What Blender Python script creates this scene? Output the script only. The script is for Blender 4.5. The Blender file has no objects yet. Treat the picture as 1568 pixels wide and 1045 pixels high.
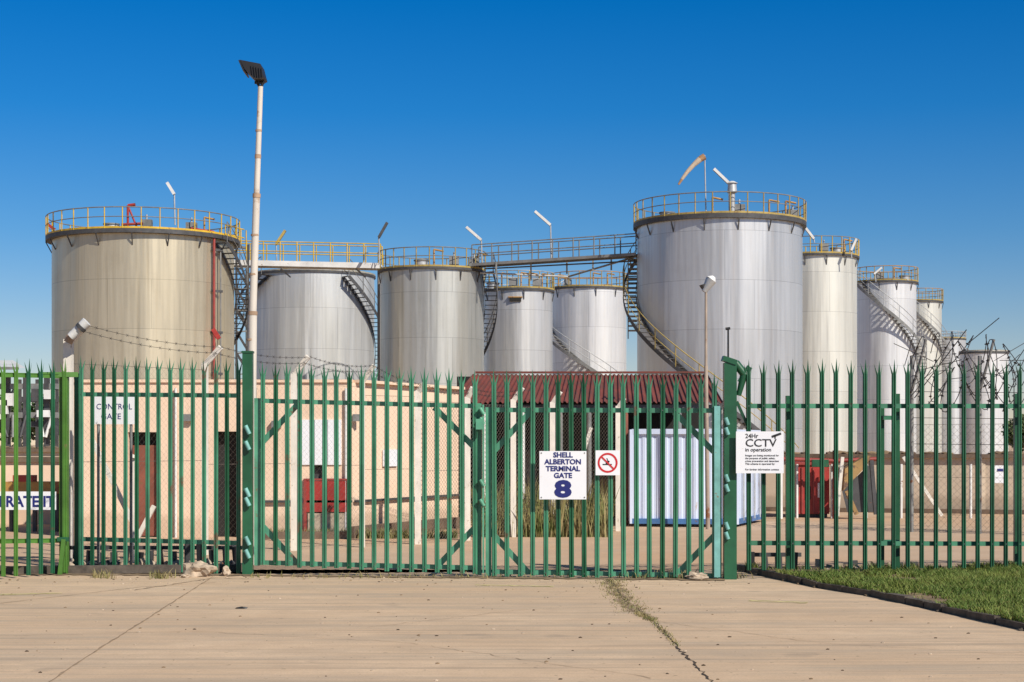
import bpy, math, random, bmesh
from mathutils import Vector, Matrix, noise
random.seed(7)
R_=random.random
U=random.uniform
F=2613.0; EYE=1.6; CX=784; HZ=680
def X(px,d): return (px-CX)*d/F
def Z(py,d): return EYE+(HZ-py)*d/F
def P(px,py,d): return Vector((X(px,d),d,Z(py,d)))
def G(px,py):
    d=EYE*F/(py-HZ); return Vector((X(px,d),d,0))
scene=bpy.context.scene
COL=scene.collection

# ---------------------------------------------------------------- materials
def newmat(name):
    m=bpy.data.materials.new(name); m.use_nodes=True
    nt=m.node_tree; b=nt.nodes['Principled BSDF']; return m,nt,b
def mixc(nt,fac,a,b,mode='MIX'):
    n=nt.nodes.new('ShaderNodeMix'); n.data_type='RGBA'; n.blend_type=mode
    for s,v in ((n.inputs[0],fac),(n.inputs[6],a),(n.inputs[7],b)):
        if isinstance(v,(int,float)): s.default_value=v
        elif isinstance(v,(tuple,list)): s.default_value=(*v[:3],1)
        else: nt.links.new(v,s)
    return n.outputs[2]
def ramp(nt,src,stops):
    n=nt.nodes.new('ShaderNodeValToRGB'); nt.links.new(src,n.inputs[0])
    e=n.color_ramp.elements
    while len(e)<len(stops): e.new(0.5)
    for i,(p,c) in enumerate(stops):
        e[i].position=p; e[i].color=(c,c,c,1) if isinstance(c,(int,float)) else (*c,1)
    return n.outputs[0]
def coords(nt,kind='Object',scale=(1,1,1),rot=(0,0,0)):
    tc=nt.nodes.new('ShaderNodeTexCoord'); mp=nt.nodes.new('ShaderNodeMapping')
    mp.inputs['Scale'].default_value=scale; mp.inputs['Rotation'].default_value=rot
    nt.links.new(tc.outputs[kind],mp.inputs[0]); return mp.outputs[0]
def noi(nt,vec,scale,detail=4,rough=.6,dist=0):
    n=nt.nodes.new('ShaderNodeTexNoise'); n.inputs['Scale'].default_value=scale
    n.inputs['Detail'].default_value=detail; n.inputs['Roughness'].default_value=rough
    n.inputs['Distortion'].default_value=dist
    nt.links.new(vec,n.inputs['Vector']); return n.outputs['Fac']
def bump(nt,b,h,strength=.3,dist=.02):
    n=nt.nodes.new('ShaderNodeBump'); n.inputs['Strength'].default_value=strength
    n.inputs['Distance'].default_value=dist
    nt.links.new(h,n.inputs['Height']); nt.links.new(n.outputs[0],b.inputs['Normal'])
def simple(name,col,rough=.6,metal=0,var=.25,scale=3,rust=0,rustcol=(.22,.09,.04),stretch=(1,1,1),bmp=0):
    m,nt,b=newmat(name)
    v=coords(nt,'Object',stretch)
    f=noi(nt,v,scale,5,.65)
    dark=tuple(c*(1-var) for c in col); lite=tuple(min(1,c*(1+var)) for c in col)
    c=mixc(nt,ramp(nt,f,[(.3,0.),(.7,1.)]),dark,lite)
    if rust>0:
        f2=noi(nt,v,scale*2.3,6,.7)
        c=mixc(nt,ramp(nt,f2,[(.66-rust*.3,0.),(.72-rust*.3,1.)]),c,rustcol)
    nt.links.new(c,b.inputs['Base Color'])
    b.inputs['Roughness'].default_value=rough; b.inputs['Metallic'].default_value=metal
    if bmp: bump(nt,b,f,bmp)
    return m

def tank_mat(name,col,metal=.5,rough=.42,seed=0.0,dirt=(.30,.24,.16),dirtf=.2):
    m,nt,b=newmat(name)
    tc=nt.nodes.new('ShaderNodeTexCoord')
    def mapped(sc):
        mp=nt.nodes.new('ShaderNodeMapping'); mp.inputs['Scale'].default_value=sc
        mp.inputs['Location'].default_value=(seed,seed*.37,0)
        nt.links.new(tc.outputs['UV'],mp.inputs[0]); return mp.outputs[0]
    br=nt.nodes.new('ShaderNodeTexBrick'); mp=nt.nodes.new('ShaderNodeMapping')
    mp.inputs['Location'].default_value=(seed,0,0)
    nt.links.new(tc.outputs['UV'],mp.inputs[0]); nt.links.new(mp.outputs[0],br.inputs['Vector'])
    br.offset=.37
    br.inputs['Scale'].default_value=1; br.inputs['Brick Width'].default_value=4.3
    br.inputs['Row Height'].default_value=2.35; br.inputs['Mortar Size'].default_value=.016
    br.inputs['Mortar Smooth'].default_value=.6; br.inputs['Bias'].default_value=0
    br.inputs['Color1'].default_value=(*[c*.95 for c in col],1); br.inputs['Color2'].default_value=(*[min(1,c*1.03) for c in col],1)
    br.inputs['Mortar'].default_value=(*[c*.66 for c in col],1)
    f=noi(nt,mapped((.9,.03,1)),1.3,4,.6)
    c=mixc(nt,1.0,br.outputs[0],ramp(nt,f,[(.3,.68),(.5,.9),(.7,1.0)]),'MULTIPLY')
    f2=noi(nt,mapped((2.6,.08,1)),1.2,5,.65)
    c=mixc(nt,ramp(nt,f2,[(.52,0.),(.82,dirtf*1.7)]),c,dirt)
    f3=noi(nt,mapped((.35,.35,1)),1.3,7,.7)
    c=mixc(nt,ramp(nt,f3,[(.5,0.),(.85,dirtf*1.6)]),c,tuple(x*.6 for x in col))
    nt.links.new(c,b.inputs['Base Color'])
    b.inputs['Metallic'].default_value=metal
    rr=nt.nodes.new('ShaderNodeMapRange'); nt.links.new(f3,rr.inputs[0])
    rr.inputs[3].default_value=rough-.06; rr.inputs[4].default_value=rough+.1
    nt.links.new(rr.outputs[0],b.inputs['Roughness'])
    f4=noi(nt,mapped((.75,.06,1)),1.1,3,.5)
    bump(nt,b,f4,.8,.2)
    return m

M={}
M['galv']=simple('galvanised_steel',(.46,.47,.47),.5,.4,.2,4)
M['dsteel']=simple('dark_steel',(.07,.07,.072),.6,.2,.3,4,.1)
M['msteel']=simple('mid_steel',(.22,.22,.21),.6,.2,.3,2,.12)
M['yellow']=simple('yellow_rail_paint',(.62,.40,.03),.55,0,.25,2,.15)
M['dyellow']=simple('faded_yellow_paint',(.38,.28,.08),.6,0,.3,2,.22)
M['orange']=simple('rusty_yellow_paint',(.42,.23,.06),.6,0,.35,2,.35)
M['ochre']=simple('worn_ochre_paint',(.34,.21,.08),.7,0,.35,1.5,.4,(.14,.08,.05))
M['white']=simple('white_paint',(.76,.76,.73),.5,0,.08,2)
M['wsteel']=simple('white_steel',(.68,.67,.64),.5,0,.15,2,.12)
M['sock']=simple('faded_windsock_fabric',(.56,.44,.32),.85,0,.15,6,.1,(.4,.2,.08))
M['sock2']=simple('rusty_windsock_band',(.38,.22,.11),.85,0,.3,6)
M['red']=simple('red_paint',(.36,.035,.028),.5,0,.3,2,.14)
M['redpipe']=simple('red_pipe_paint',(.30,.05,.04),.5,0,.3,2,.1)
M['black']=simple('black_plastic',(.015,.015,.017),.5,0,.2,4)
M['concpost']=simple('weathered_concrete_post',(.74,.68,.59),.85,0,.15,6,.14,(.40,.33,.25),(1,1,.5))
M['stub']=simple('broken_stub_concrete',(.42,.34,.25),.9,0,.3,6,.14,(.2,.15,.1))
M['polewhite']=simple('off_white_pole_paint',(.64,.58,.50),.6,0,.08,1.0,.2,(.44,.32,.22),(1,1,1.3))
M['polerust']=simple('rusted_pole_joint',(.42,.28,.18),.8,0,.25,6)
M['polegrey']=simple('weathered_lamp_pole',(.36,.29,.23),.75,0,.3,1.5,.25)
M['green_gate']=simple('gate_green_paint',(.052,.20,.112),.42,0,.4,1.4,.16,(.13,.10,.06),(1,1,.7))
M['green_frame']=simple('teal_gate_frame_paint',(.09,.30,.185),.45,0,.35,2.2,.18,(.18,.13,.08))
M['green_dark']=simple('dark_green_paint',(.015,.095,.042),.4,0,.4,1.6,.08,(.08,.07,.04))
M['green_lime']=simple('lime_green_paint',(.075,.19,.03),.42,0,.35,1.6,.1,(.16,.15,.06))
M['teal']=simple('turquoise_hinge_paint',(.17,.40,.36),.45,0,.25,5,.15)
M['wire']=simple('fence_wire',(.20,.17,.14),.6,.4,.2,4)
M['razor']=simple('razor_wire_steel',(.045,.04,.04),.5,.4,.3,4)
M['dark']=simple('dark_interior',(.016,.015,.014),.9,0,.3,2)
M['navy']=simple('navy_ink',(.012,.018,.15),.5,0,.05)
M['ink']=simple('black_ink',(.02,.02,.02),.5,0,.05)
M['signred']=simple('sign_red',(.55,.02,.025),.45,0,.06)
M['signwhite']=simple('sign_white',(.80,.80,.82),.4,0,.03,2,.05,(.55,.5,.44))
M['bluec']=simple('container_pale_blue_paint',(.60,.67,.82),.5,0,.06,1.5,.05,(.45,.35,.28),(1,1,.3))
M['blue']=simple('blue_trim',(.06,.16,.36),.5,0,.2,3,.2)
M['rock']=simple('rough_stone',(.42,.33,.24),.9,0,.4,9,bmp=.6)
M['soil']=simple('soil',(.22,.15,.085),.95,0,.4,4,bmp=.5)
M['crack']=simple('dirt_in_crack',(.075,.05,.03),.95,0,.4,12)
M['joint']=simple('filled_joint',(.32,.225,.14),.95,0,.3,12)
M['spray']=simple('yellow_spray',(.68,.62,.24),.9,0,.15,20)
M['kerb']=simple('dirty_kerb',(.10,.08,.062),.9,0,.5,6,bmp=.5)
M['brown']=simple('rust_brown_door',(.22,.07,.042),.7,0,.3,2,.2)

def wallmat(name,col,dirt,bs=2.0):
    m,nt,b=newmat(name); v=coords(nt)
    f=noi(nt,v,.9,6,.65); f2=noi(nt,coords(nt,'Object',(2.5,2.5,.25)),1.6,5,.7); f3=noi(nt,v,25,3,.6)
    c=mixc(nt,ramp(nt,f,[(.3,0.),(.7,1.)]),tuple(x*.86 for x in col),col)
    c=mixc(nt,ramp(nt,f2,[(.55,0.),(.85,.5)]),c,dirt)
    tc=nt.nodes.new('ShaderNodeTexCoord'); sx=nt.nodes.new('ShaderNodeSeparateXYZ')
    nt.links.new(tc.outputs['Object'],sx.inputs[0])
    add=nt.nodes.new('ShaderNodeMath'); add.operation='ADD'; nt.links.new(sx.outputs[2],add.inputs[0])
    mu=nt.nodes.new('ShaderNodeMath'); mu.operation='MULTIPLY'; nt.links.new(f,mu.inputs[0]); mu.inputs[1].default_value=-.6
    nt.links.new(mu.outputs[0],add.inputs[1])
    c=mixc(nt,ramp(nt,add.outputs[0],[(0.,.5),(.12,0.)]),c,dirt)
    nt.links.new(c,b.inputs['Base Color']); b.inputs['Roughness'].default_value=.9
    bump(nt,b,f3,.25,.01); return m
M['plaster']=wallmat('peach_plaster',(.86,.635,.46),(.45,.31,.20))
M['bund']=wallmat('concrete_bund_wall',(.64,.52,.39),(.30,.22,.15))
M['cap']=simple('dirty_wall_coping',(.16,.11,.075),.9,0,.4,3)

def roofmat():
    m,nt,b=newmat('red_corrugated_roof'); v=coords(nt)
    f=noi(nt,v,1.0,6,.7); f2=noi(nt,coords(nt,'Object',(4,.4,1)),2,5,.7)
    c=mixc(nt,ramp(nt,f,[(.35,0.),(.65,1.)]),(.15,.03,.02),(.24,.055,.038))
    c=mixc(nt,ramp(nt,f2,[(.42,0.),(.65,.85)]),c,(.11,.05,.035))
    nt.links.new(c,b.inputs['Base Color']); b.inputs['Roughness'].default_value=.8
    return m
M['roof']=roofmat()

def concrete():
    m,nt,b=newmat('tan_concrete_paving'); v=coords(nt)  # tan concrete colour with noise streaks, stains and specks
    big=noi(nt,v,.3,5,.6); mid=noi(nt,v,2.2,6,.65); fine=noi(nt,v,60,4,.7)
    st=noi(nt,coords(nt,'Object',(.16,2.2,1),(0,0,.04)),1.3,7,.72,.4)
    st2=noi(nt,coords(nt,'Object',(.10,7,1),(0,0,-.07)),1.5,5,.7,.8)
    st3=noi(nt,coords(nt,'Object',(.35,1.6,1),(0,0,.5)),1.1,6,.7,.5)
    c=mixc(nt,ramp(nt,big,[(.3,0.),(.7,1.)]),(.60,.415,.255),(.76,.56,.37))
    c=mixc(nt,ramp(nt,mid,[(.38,.5),(.62,0.)]),c,(.53,.375,.24))
    c=mixc(nt,ramp(nt,st,[(.46,0.),(.64,.75)]),c,(.43,.345,.25))
    c=mixc(nt,ramp(nt,st2,[(.54,0.),(.62,.6)]),c,(.32,.245,.175))
    c=mixc(nt,ramp(nt,st3,[(.53,0.),(.70,.5)]),c,(.46,.35,.245))
    c=mixc(nt,ramp(nt,fine,[(.3,.4),(.55,0.)]),c,(.36,.26,.17))
    sp=noi(nt,v,14,2,.5)
    c=mixc(nt,ramp(nt,sp,[(.69,0.),(.73,.6)]),c,(.22,.16,.10))
    sp2=noi(nt,v,1.1,3,.5)
    c=mixc(nt,ramp(nt,sp2,[(.66,0.),(.72,.4)]),c,(.27,.21,.155))
    nt.links.new(c,b.inputs['Base Color']); b.inputs['Roughness'].default_value=.88
    bump(nt,b,fine,.4,.006); return m
M['conc']=concrete()
def groundmat():
    m,nt,b=newmat('yard_ground'); v=coords(nt)
    big=noi(nt,v,.12,5,.6); mid=noi(nt,v,1.2,5,.6); fine=noi(nt,v,40,4,.7)
    c=mixc(nt,ramp(nt,big,[(.42,0.),(.58,1.)]),(.58,.42,.28),(.62,.40,.235))
    c=mixc(nt,ramp(nt,mid,[(.4,.45),(.65,0.)]),c,(.46,.32,.205))
    c=mixc(nt,ramp(nt,fine,[(.35,.2),(.6,0.)]),c,(.30,.20,.13))
    nt.links.new(c,b.inputs['Base Color']); b.inputs['Roughness'].default_value=.95
    bump(nt,b,fine,.2,.006); return m
M['ground']=groundmat()
def leafmat(name,a,b_,sc=6,c3=None):
    m,nt,b=newmat(name); v=coords(nt); f=noi(nt,v,sc,3,.6)
    c=mixc(nt,ramp(nt,f,[(.35,0.),(.65,1.)]),a,b_)
    if c3:
        f2=noi(nt,v,sc*25,2,.5); c=mixc(nt,ramp(nt,f2,[(.55,0.),(.65,.85)]),c,c3)
    nt.links.new(c,b.inputs['Base Color']); b.inputs['Roughness'].default_value=.7
    return m
M['grass']=leafmat('grass_blades',(.075,.14,.015),(.17,.215,.035),1.4,(.27,.23,.07))
M['drygrass']=leafmat('dry_weeds',(.12,.14,.03),(.34,.26,.12),3)
M['leaf']=leafmat('tree_leaves',(.03,.055,.012),(.08,.11,.03),.8)
M['bark']=simple('bark',(.12,.09,.06),.9,0,.3,5)

# ---------------------------------------------------------------- mesh builder
class MB:
    def __init__(s): s.v=[]; s.f=[]; s.m=[]; s.mats=[]; s.smooth=[]
    def mi(s,mat):
        mm=M[mat]
        if mm not in s.mats: s.mats.append(mm)
        return s.mats.index(mm)
    def add(s,vs,fs,mat,smooth=False):
        o=len(s.v); s.v+= [tuple(v) for v in vs]; i=s.mi(mat)
        for f in fs: s.f.append(tuple(o+k for k in f)); s.m.append(i); s.smooth.append(smooth)
    def box(s,c,sz,mat,rot=None):
        c=Vector(c); hx,hy,hz=sz[0]/2,sz[1]/2,sz[2]/2
        vs=[Vector((x,y,z)) for x in(-hx,hx) for y in(-hy,hy) for z in(-hz,hz)]
        if rot is not None: vs=[rot@v for v in vs]
        s.add([v+c for v in vs],[(0,1,3,2),(4,6,7,5),(0,4,5,1),(2,3,7,6),(0,2,6,4),(1,5,7,3)],mat)
    def bb(s,x0,x1,y0,y1,z0,z1,mat): s.box(((x0+x1)/2,(y0+y1)/2,(z0+z1)/2),(abs(x1-x0),abs(y1-y0),abs(z1-z0)),mat)
    def beam(s,p0,p1,w,h,mat,up=Vector((0,0,1))):
        p0=Vector(p0);p1=Vector(p1); d=(p1-p0); L=d.length
        if L<1e-6:return
        d/=L
        if abs(d.dot(up))>.98: up=Vector((0,1,0)) if abs(d.y)<.9 else Vector((1,0,0))
        sd=d.cross(up).normalized(); u=sd.cross(d)
        rot=Matrix((sd,d,u)).transposed()
        s.box((p0+p1)/2,(w,L,h),mat,rot)
    def tube(s,p0,p1,r,mat,n=5,r2=None,cap=False):
        p0=Vector(p0);p1=Vector(p1); d=p1-p0
        if d.length<1e-6:return
        d.normalize(); r2=r if r2 is None else r2
        a=Vector((0,0,1)) if abs(d.z)<.9 else Vector((1,0,0))
        u=d.cross(a).normalized(); w=d.cross(u)
        vs=[]
        for q,rr in((p0,r),(p1,r2)):
            for i in range(n):
                t=2*math.pi*i/n; vs.append(q+u*math.cos(t)*rr+w*math.sin(t)*rr)
        fs=[(i,(i+1)%n,n+(i+1)%n,n+i) for i in range(n)]
        s.add(vs,fs,mat,True)
        if cap: s.add(vs,[tuple(range(n))[::-1],tuple(range(n,2*n))],mat,False)
    def obj(s,name,parent=None):
        me=bpy.data.meshes.new(name); me.from_pydata(s.v,[],s.f)
        for mm in s.mats: me.materials.append(mm)
        me.polygons.foreach_set('material_index',s.m)
        me.polygons.foreach_set('use_smooth',s.smooth)
        me.update()
        o=bpy.data.objects.new(name,me); COL.objects.link(o)
        if parent: o.parent=parent
        return o
def empty(name):
    o=bpy.data.objects.new(name,None); COL.objects.link(o); return o

# ---------------------------------------------------------------- world, sun, camera
SAZ=math.radians(41); SEL=math.radians(38)
S=Vector((math.sin(SAZ)*math.cos(SEL),-math.cos(SAZ)*math.cos(SEL),math.sin(SEL)))
w=bpy.data.worlds.new("World"); scene.world=w; w.use_nodes=True
nt=w.node_tree; bg=nt.nodes['Background']
sky=nt.nodes.new('ShaderNodeTexSky'); sky.sky_type='NISHITA'; sky.sun_disc=False
sky.sun_elevation=SEL; sky.sun_rotation=math.pi-SAZ
sky.altitude=1500; sky.air_density=1.0; sky.dust_density=.3; sky.ozone_density=3
tc=nt.nodes.new('ShaderNodeTexCoord'); sep=nt.nodes.new('ShaderNodeSeparateXYZ')
nt.links.new(tc.outputs['Generated'],sep.inputs[0])
tint=ramp(nt,sep.outputs[2],[(0.0,(.90,.72,.66)),(.06,(.66,.70,.76)),(.12,(.32,.62,.84)),(.19,(.08,.55,.92)),(.26,(.0,.50,.94)),(.55,(.55,.60,.64))])
c=mixc(nt,1.0,sky.outputs[0],tint,'MULTIPLY')
nt.links.new(c,bg.inputs[0]); bg.inputs[1].default_value=.105
sl=bpy.data.lights.new('sun','SUN'); sl.energy=5.0; sl.angle=math.radians(.5); sl.color=(1,.94,.85)
so=bpy.data.objects.new('sun',sl); COL.objects.link(so); so.rotation_euler=S.to_track_quat('Z','Y').to_euler(); so.location=(10,-10,30)
cam=bpy.data.cameras.new('camera'); co=bpy.data.objects.new('camera',cam); COL.objects.link(co)
cam.lens=60; cam.sensor_width=36; cam.shift_y=157.5/1568; cam.clip_end=5000; cam.clip_start=.1
co.location=(0,0,EYE); co.rotation_euler=(math.radians(90),0,0); scene.camera=co
scene.view_settings.view_transform='Standard'; scene.view_settings.look='None'; scene.view_settings.exposure=0

# ---------------------------------------------------------------- ground
b=MB(); b.add([(-1500,-200,0),(1500,-200,0),(1500,2500,0),(-1500,2500,0)],[(0,1,2,3)],'ground'); b.obj('ground')
k=[G(1122,873),G(1180,886),G(1250,901),G(1330,914),G(1440,938),G(1568,967)]
kx=[(p.x,p.y) for p in k]; kx.append((5.1,12.2)); kx.append((5.6,9)); kx.append((6.2,-6))
b=MB()
n=len(kx)
vs=[(x,y,.004) for x,y in kx]+[(-30,y,.004) for x,y in kx]
vs+= [(X(372,20.9),20.95,.004),(-30,21.2,.004)]
fs=[(i,n+i,n+i+1,i+1) for i in range(n-1)]
fs.append((0,2*n,2*n+1,n))
b.add(vs,[f[::-1] for f in fs],'conc'); b.obj('concrete_driveway')

def jag(pts,width,mat,name,z,amp=.02,seg=.12):
    bb=MB(); out=[]
    for a,c_ in zip(pts,pts[1:]):
        a=Vector(a);c_=Vector(c_); L=(c_-a).length; m_=max(1,int(L/seg))
        for i in range(m_): out.append(a.lerp(c_,i/m_))
    out.append(Vector(pts[-1])); vs=[]
    for i,p in enumerate(out):
        d=(out[min(i+1,len(out)-1)]-out[max(i-1,0)]).normalized(); s_=Vector((d.y,-d.x,0))
        o=s_*U(-amp,amp); ww=width*U(.3,1.6)
        vs+= [p+o+s_*ww/2+Vector((0,0,z)),p+o-s_*ww/2+Vector((0,0,z))]
    bb.add(vs,[(2*i,2*i+1,2*i+3,2*i+2) for i in range(len(out)-1)],mat)
    return bb.obj(name)
jag([G(326,884),G(215,955),G(120,1015),G(20,1085)],.014,'joint','pavement_joint',.008,.006)
jag([G(0,925),G(215,900),G(330,893)],.012,'joint','pavement_joint',.008,.006)
jag([G(935,890),G(945,905),G(962,925),G(1000,952),G(1030,985),G(1060,1015),G(1095,1050)],.015,'crack','pavement_crack',.0085,.02,.06)
jag([G(935,890),G(948,910),G(966,932),G(1000,950)],.11,'joint','pavement_crack',.0075,.06,.07)
jag([G(560,962),G(800,935),G(950,930)],.006,'joint','pavement_crack',.008,.03,.1)
jag([G(0,975),G(300,968),G(620,985),G(1000,1040)],.006,'joint','pavement_crack',.008,.03,.1)
jag([G(1000,952),G(1250,985),G(1568,1005)],.006,'joint','pavement_crack',.008,.03,.1)
jag([G(205,905),G(330,886),G(400,888)],.02,'joint','pavement_crack',.008,.03,.1)
for a,c_ in (((728,897),(848,899)),((1146,921),(1236,925)),((0,912),(95,910))):
    for j in range(3): jag([G(a[0],a[1]+U(-1,1)),G(c_[0],c_[1]+U(-1,1))],.022,'spray','spray_paint_mark',.009+.0006*j,.035,.06)
jag([Vector((X(-200,20.9),20.9,0)),Vector((X(100,20.8),20.8,0)),Vector((X(380,20.7),20.7,0)),Vector((X(750,20.3),20.3,0)),Vector((X(1110,20.0),20.0,0))],.22,'soil','dirt_shadow_edge',.011,.05,.07)  # soil edge strip that also paints in the dark shadow line beneath the gate

b=MB()
def rock(b,c,sx,sy,sz,mat,sub=1,amp=.25):
    bm=bmesh.new(); bmesh.ops.create_icosphere(bm,subdivisions=sub,radius=1)
    o=Vector((U(0,99),U(0,99),0)); vs=[]
    for v in bm.verts:
        f=1+amp*noise.noise(v.co*1.7+o)*1.6
        vs.append(Vector((v.co.x*sx*f,v.co.y*sy*f,v.co.z*sz*f))+Vector(c))
    b.add(vs,[tuple(v.index for v in f.verts) for f in bm.faces],mat); bm.free()
for i in range(480):
    y=U(10.5,20.5) if R_()<.7 else U(19.4,20.6); x=U(-7,3.0) if y>16 else U(-6,4)
    s_=U(.004,.013); rock(b,(x,y,.006),s_*1.4,s_,s_*.7,random.choice(['rock','crack','rock','soil']),1)
p=G(370,933); rock(b,(p.x,p.y,.01),.06,.025,.015,'ink',1)
b.obj('pebbles')
for (px,py,sx,sy,sz) in ((304,884,.18,.12,.11),(345,883,.06,.07,.06),(1068,889,.13,.09,.05),(1043,887,.05,.05,.04),(283,886,.05,.05,.03)):
    b=MB(); p=G(px,py); rock(b,(p.x,p.y+.05,sz*.8),sx,sy,sz,'rock',3,.4); b.obj('rock')

# kerb
b=MB()
for (x0,y0),(x1,y1) in zip(kx,kx[1:]):
    L=math.hypot(x1-x0,y1-y0); m_=max(1,int(L/.42))
    for i in range(m_):
        a=Vector((x0+(x1-x0)*i/m_,y0+(y1-y0)*i/m_,.025+U(-.018,.008))); c_=Vector((x0+(x1-x0)*(i+1)/m_,y0+(y1-y0)*(i+1)/m_,.025+U(-.015,.006)))
        a.x+=.06+U(-.02,.02); c_.x+=.06+U(-.012,.012); c_=a+(c_-a)*.98
        b.beam(a,c_,.10,.10,'kerb')
        if R_()<.6: rock(b,(c_.x-.07,c_.y,.01),U(.015,.05),U(.02,.05),.015,random.choice(['kerb','soil']),1,.4)
b.obj('kerb')
# grass
b=MB()
gv=[(x+.1,y,.05) for x,y in kx]+[(16,y+.0,.05) for x,y in kx]
b.add(gv,[(i,i+1,n+i+1,n+i) for i in range(n-1)],'soil'); b.obj('verge_soil')
def kerbx(y):
    for (x0,y0),(x1,y1) in zip(kx,kx[1:]):
        if y1<=y<=y0: return x0+(x1-x0)*(y0-y)/(y0-y1)
    return kx[0][0]
def blades(name,cnt,fn,h0,h1,wd,mat,lean=.6):
    vs=[];fs=[]
    for i in range(cnt):
        q=fn()
        if q is None: continue
        x,y,z,hs=q; a=U(0,6.283); h=U(h0,h1)*hs; ww=wd*U(.6,1.4)
        dx,dy=math.cos(a)*ww,math.sin(a)*ww; lx,ly=U(-lean,lean)*h,U(-lean,lean)*h
        k0=len(vs)
        vs+=[(x-dx,y-dy,z),(x+dx,y+dy,z),(x+lx*.4+dx*.7,y+ly*.4+dy*.7,z+h*.6),(x+lx*.4-dx*.7,y+ly*.4-dy*.7,z+h*.6),(x+lx,y+ly,z+h)]
        fs+=[(k0,k0+1,k0+2,k0+3),(k0+3,k0+2,k0+4)]
    bb=MB(); bb.add(vs,fs,mat); return bb.obj(name)
def gf():
    y=U(12.3,21.3); x=kerbx(y)+.04+ (R_()**1.1)*4.4
    nn=noise.noise(Vector((x*.9,y*.9,0)))+.6*noise.noise(Vector((x*3,y*3,4)))+.3*noise.noise(Vector((x*9,y*9,2)))
    thin=max(0,(y-19.4))*.30-max(0,x-4.2)*.12
    if nn<-.34+thin and R_()<.92: return None
    return (x,y,.05,1+nn*.9)
blades('grass',130000,gf,.025,.08,.005,'grass',.9)
def cf():
    t=R_()**1.2; pts=[G(935,890),G(948,912),G(975,940),G(1000,952),G(1090,1045)]
    t*=3.5; i=int(t); p=pts[i].lerp(pts[i+1],t-i); s_=.09 if i<2 else .022
    return (p.x+random.gauss(0,s_),p.y+random.gauss(0,s_*1.2),.006,1)
blades('crack_weeds',1500,cf,.01,.03,.004,'drygrass',1.2)
def wf():
    d=20.2+U(0,.35); return (U(X(380,d),X(1110,d)),d,.0,1)if R_()<.35 else (X(random.choice([1030,1050,1013,980,1122,160,250]),d)+random.gauss(0,.08),d-.05,.0,1.4)
blades('gate_weeds',700,wf,.03,.09,.006,'drygrass')
def wf2():
    d=U(29.2,31.5); return (X(U(725,935),d),d,0,max(.2,1+noise.noise(Vector((d*3,R_()*3,0)))*1.2))
blades('tall_weeds',4200,wf2,.15,.75,.012,'drygrass',.25)
def wf3():
    d=28.9; return (X(U(380,700),d),d+U(0,.2)-.1,0,1)
blades('wall_foot_weeds',1800,wf3,.04,.2,.01,'drygrass',.4)

# ---------------------------------------------------------------- palisade fence
def pale(b,x,y,z0,z1,mat,dirx,wd=.060,lean=0.0):
    dx,dy=dirx; nx,ny=dy,-dx
    prof=[(-.5,.0),(-.34,.018),(-.12,.018),(0,.002),(.12,.018),(.34,.018),(.5,.0)]
    def pt(u,o,z,l=0): return (x+dx*(u*wd+l)+nx*o,y+dy*(u*wd+l)+ny*o,z)
    zs=z1-.17
    lo=[pt(u,o,z0) for u,o in prof]; hi=[pt(u,o,zs,lean) for u,o in prof]
    k=len(prof)
    b.add(lo+hi,[(i,i+1,k+i+1,k+i) for i in range(k-1)],mat)
    b.add([pt(-.5,0,zs,lean),pt(-.3,.016,zs,lean),pt(-.12,.016,zs,lean),pt(-.92,-.01,z1-.03,lean+U(-.005,.005)),
           pt(0,.004,zs,lean),pt(.12,.016,zs,lean),pt(0,.02,z1+.02,lean+U(-.003,.003)),
           pt(.3,.016,zs,lean),pt(.5,0,zs,lean),pt(.92,-.01,z1-.03,lean+U(-.005,.005))],
          [(0,1,3),(1,2,3),(2,4,6),(4,5,6),(5,7,9),(7,8,9),(1,2,6),(5,7,6)],mat)
def section(b,pa,da,pb,db,top,bot,rails,step,mat,railmat=None,lean=.006,alt=None,altp=.2):
    A=Vector((X(pa,da),da,0)); B=Vector((X(pb,db),db,0)); D=B-A; L=D.length; d=D.normalized()
    cnt=round(L/step)
    for i in range(cnt+1):
        t=i/cnt
        p=A+D*t
        z1=(Z(top[0],da)*(1-t)+Z(top[1],db)*t)+U(-.012,.012); z0=(max(.0,Z(bot[0],da))*(1-t)+max(0,Z(bot[1],db))*t)+U(-.008,.012)
        mm=alt if (alt and R_()<altp) else mat
        pale(b,p.x+U(-.004,.004),p.y-.03,z0,z1,mm,(d.x,d.y),lean=U(-lean,lean))
        for ra,rb in rails:
            zr=Z(ra,da)*(1-t)+Z(rb,db)*t
            b.box((p.x,p.y-.04,zr),(.016,.014,.016),'dsteel')
    for ra,rb in rails:
        a=A.copy();a.z=Z(ra,da); c_=B.copy(); c_.z=Z(rb,db)
        b.beam(a+Vector((0,.025,0)),c_+Vector((0,.025,0)),.012,.055,railmat or mat)
        b.beam(a+Vector((0,.045,.022)),c_+Vector((0,.045,.022)),.05,.008,railmat or mat)
    return A,B,d,L
b=MB(); section(b,126,21.6,366,20.95,(548,550),(878,880),[(604,606),(826,832)],.158,'green_gate','green_frame',alt='green_dark')
for px,d in ((118,21.62),):
    b.bb(X(px,d)-.05,X(px,d)+.05,d+.05,d+.13,0,Z(572,d),'green_dark')
b.obj('palisade_fence')
b=MB(); section(b,-420,17.5,100,20.9,(548,552),(900,878),[(566,576),(835,828)],.175,'green_lime','green_lime',alt='green_dark',altp=.08)
d=20.9
b.bb(X(97,d)-.05,X(97,d)+.05,d,d+.09,0,Z(572,d),'green_lime')
b.beam(P(60,574,20.75),P(118,574,21.0),.1,.06,'green_lime')
b.beam(P(88,826,20.8),P(105,826,20.8),.06,.05,'green_dark'); b.beam(P(98,826,20.78),P(92,880,20.78),.05,.05,'green_lime')
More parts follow.
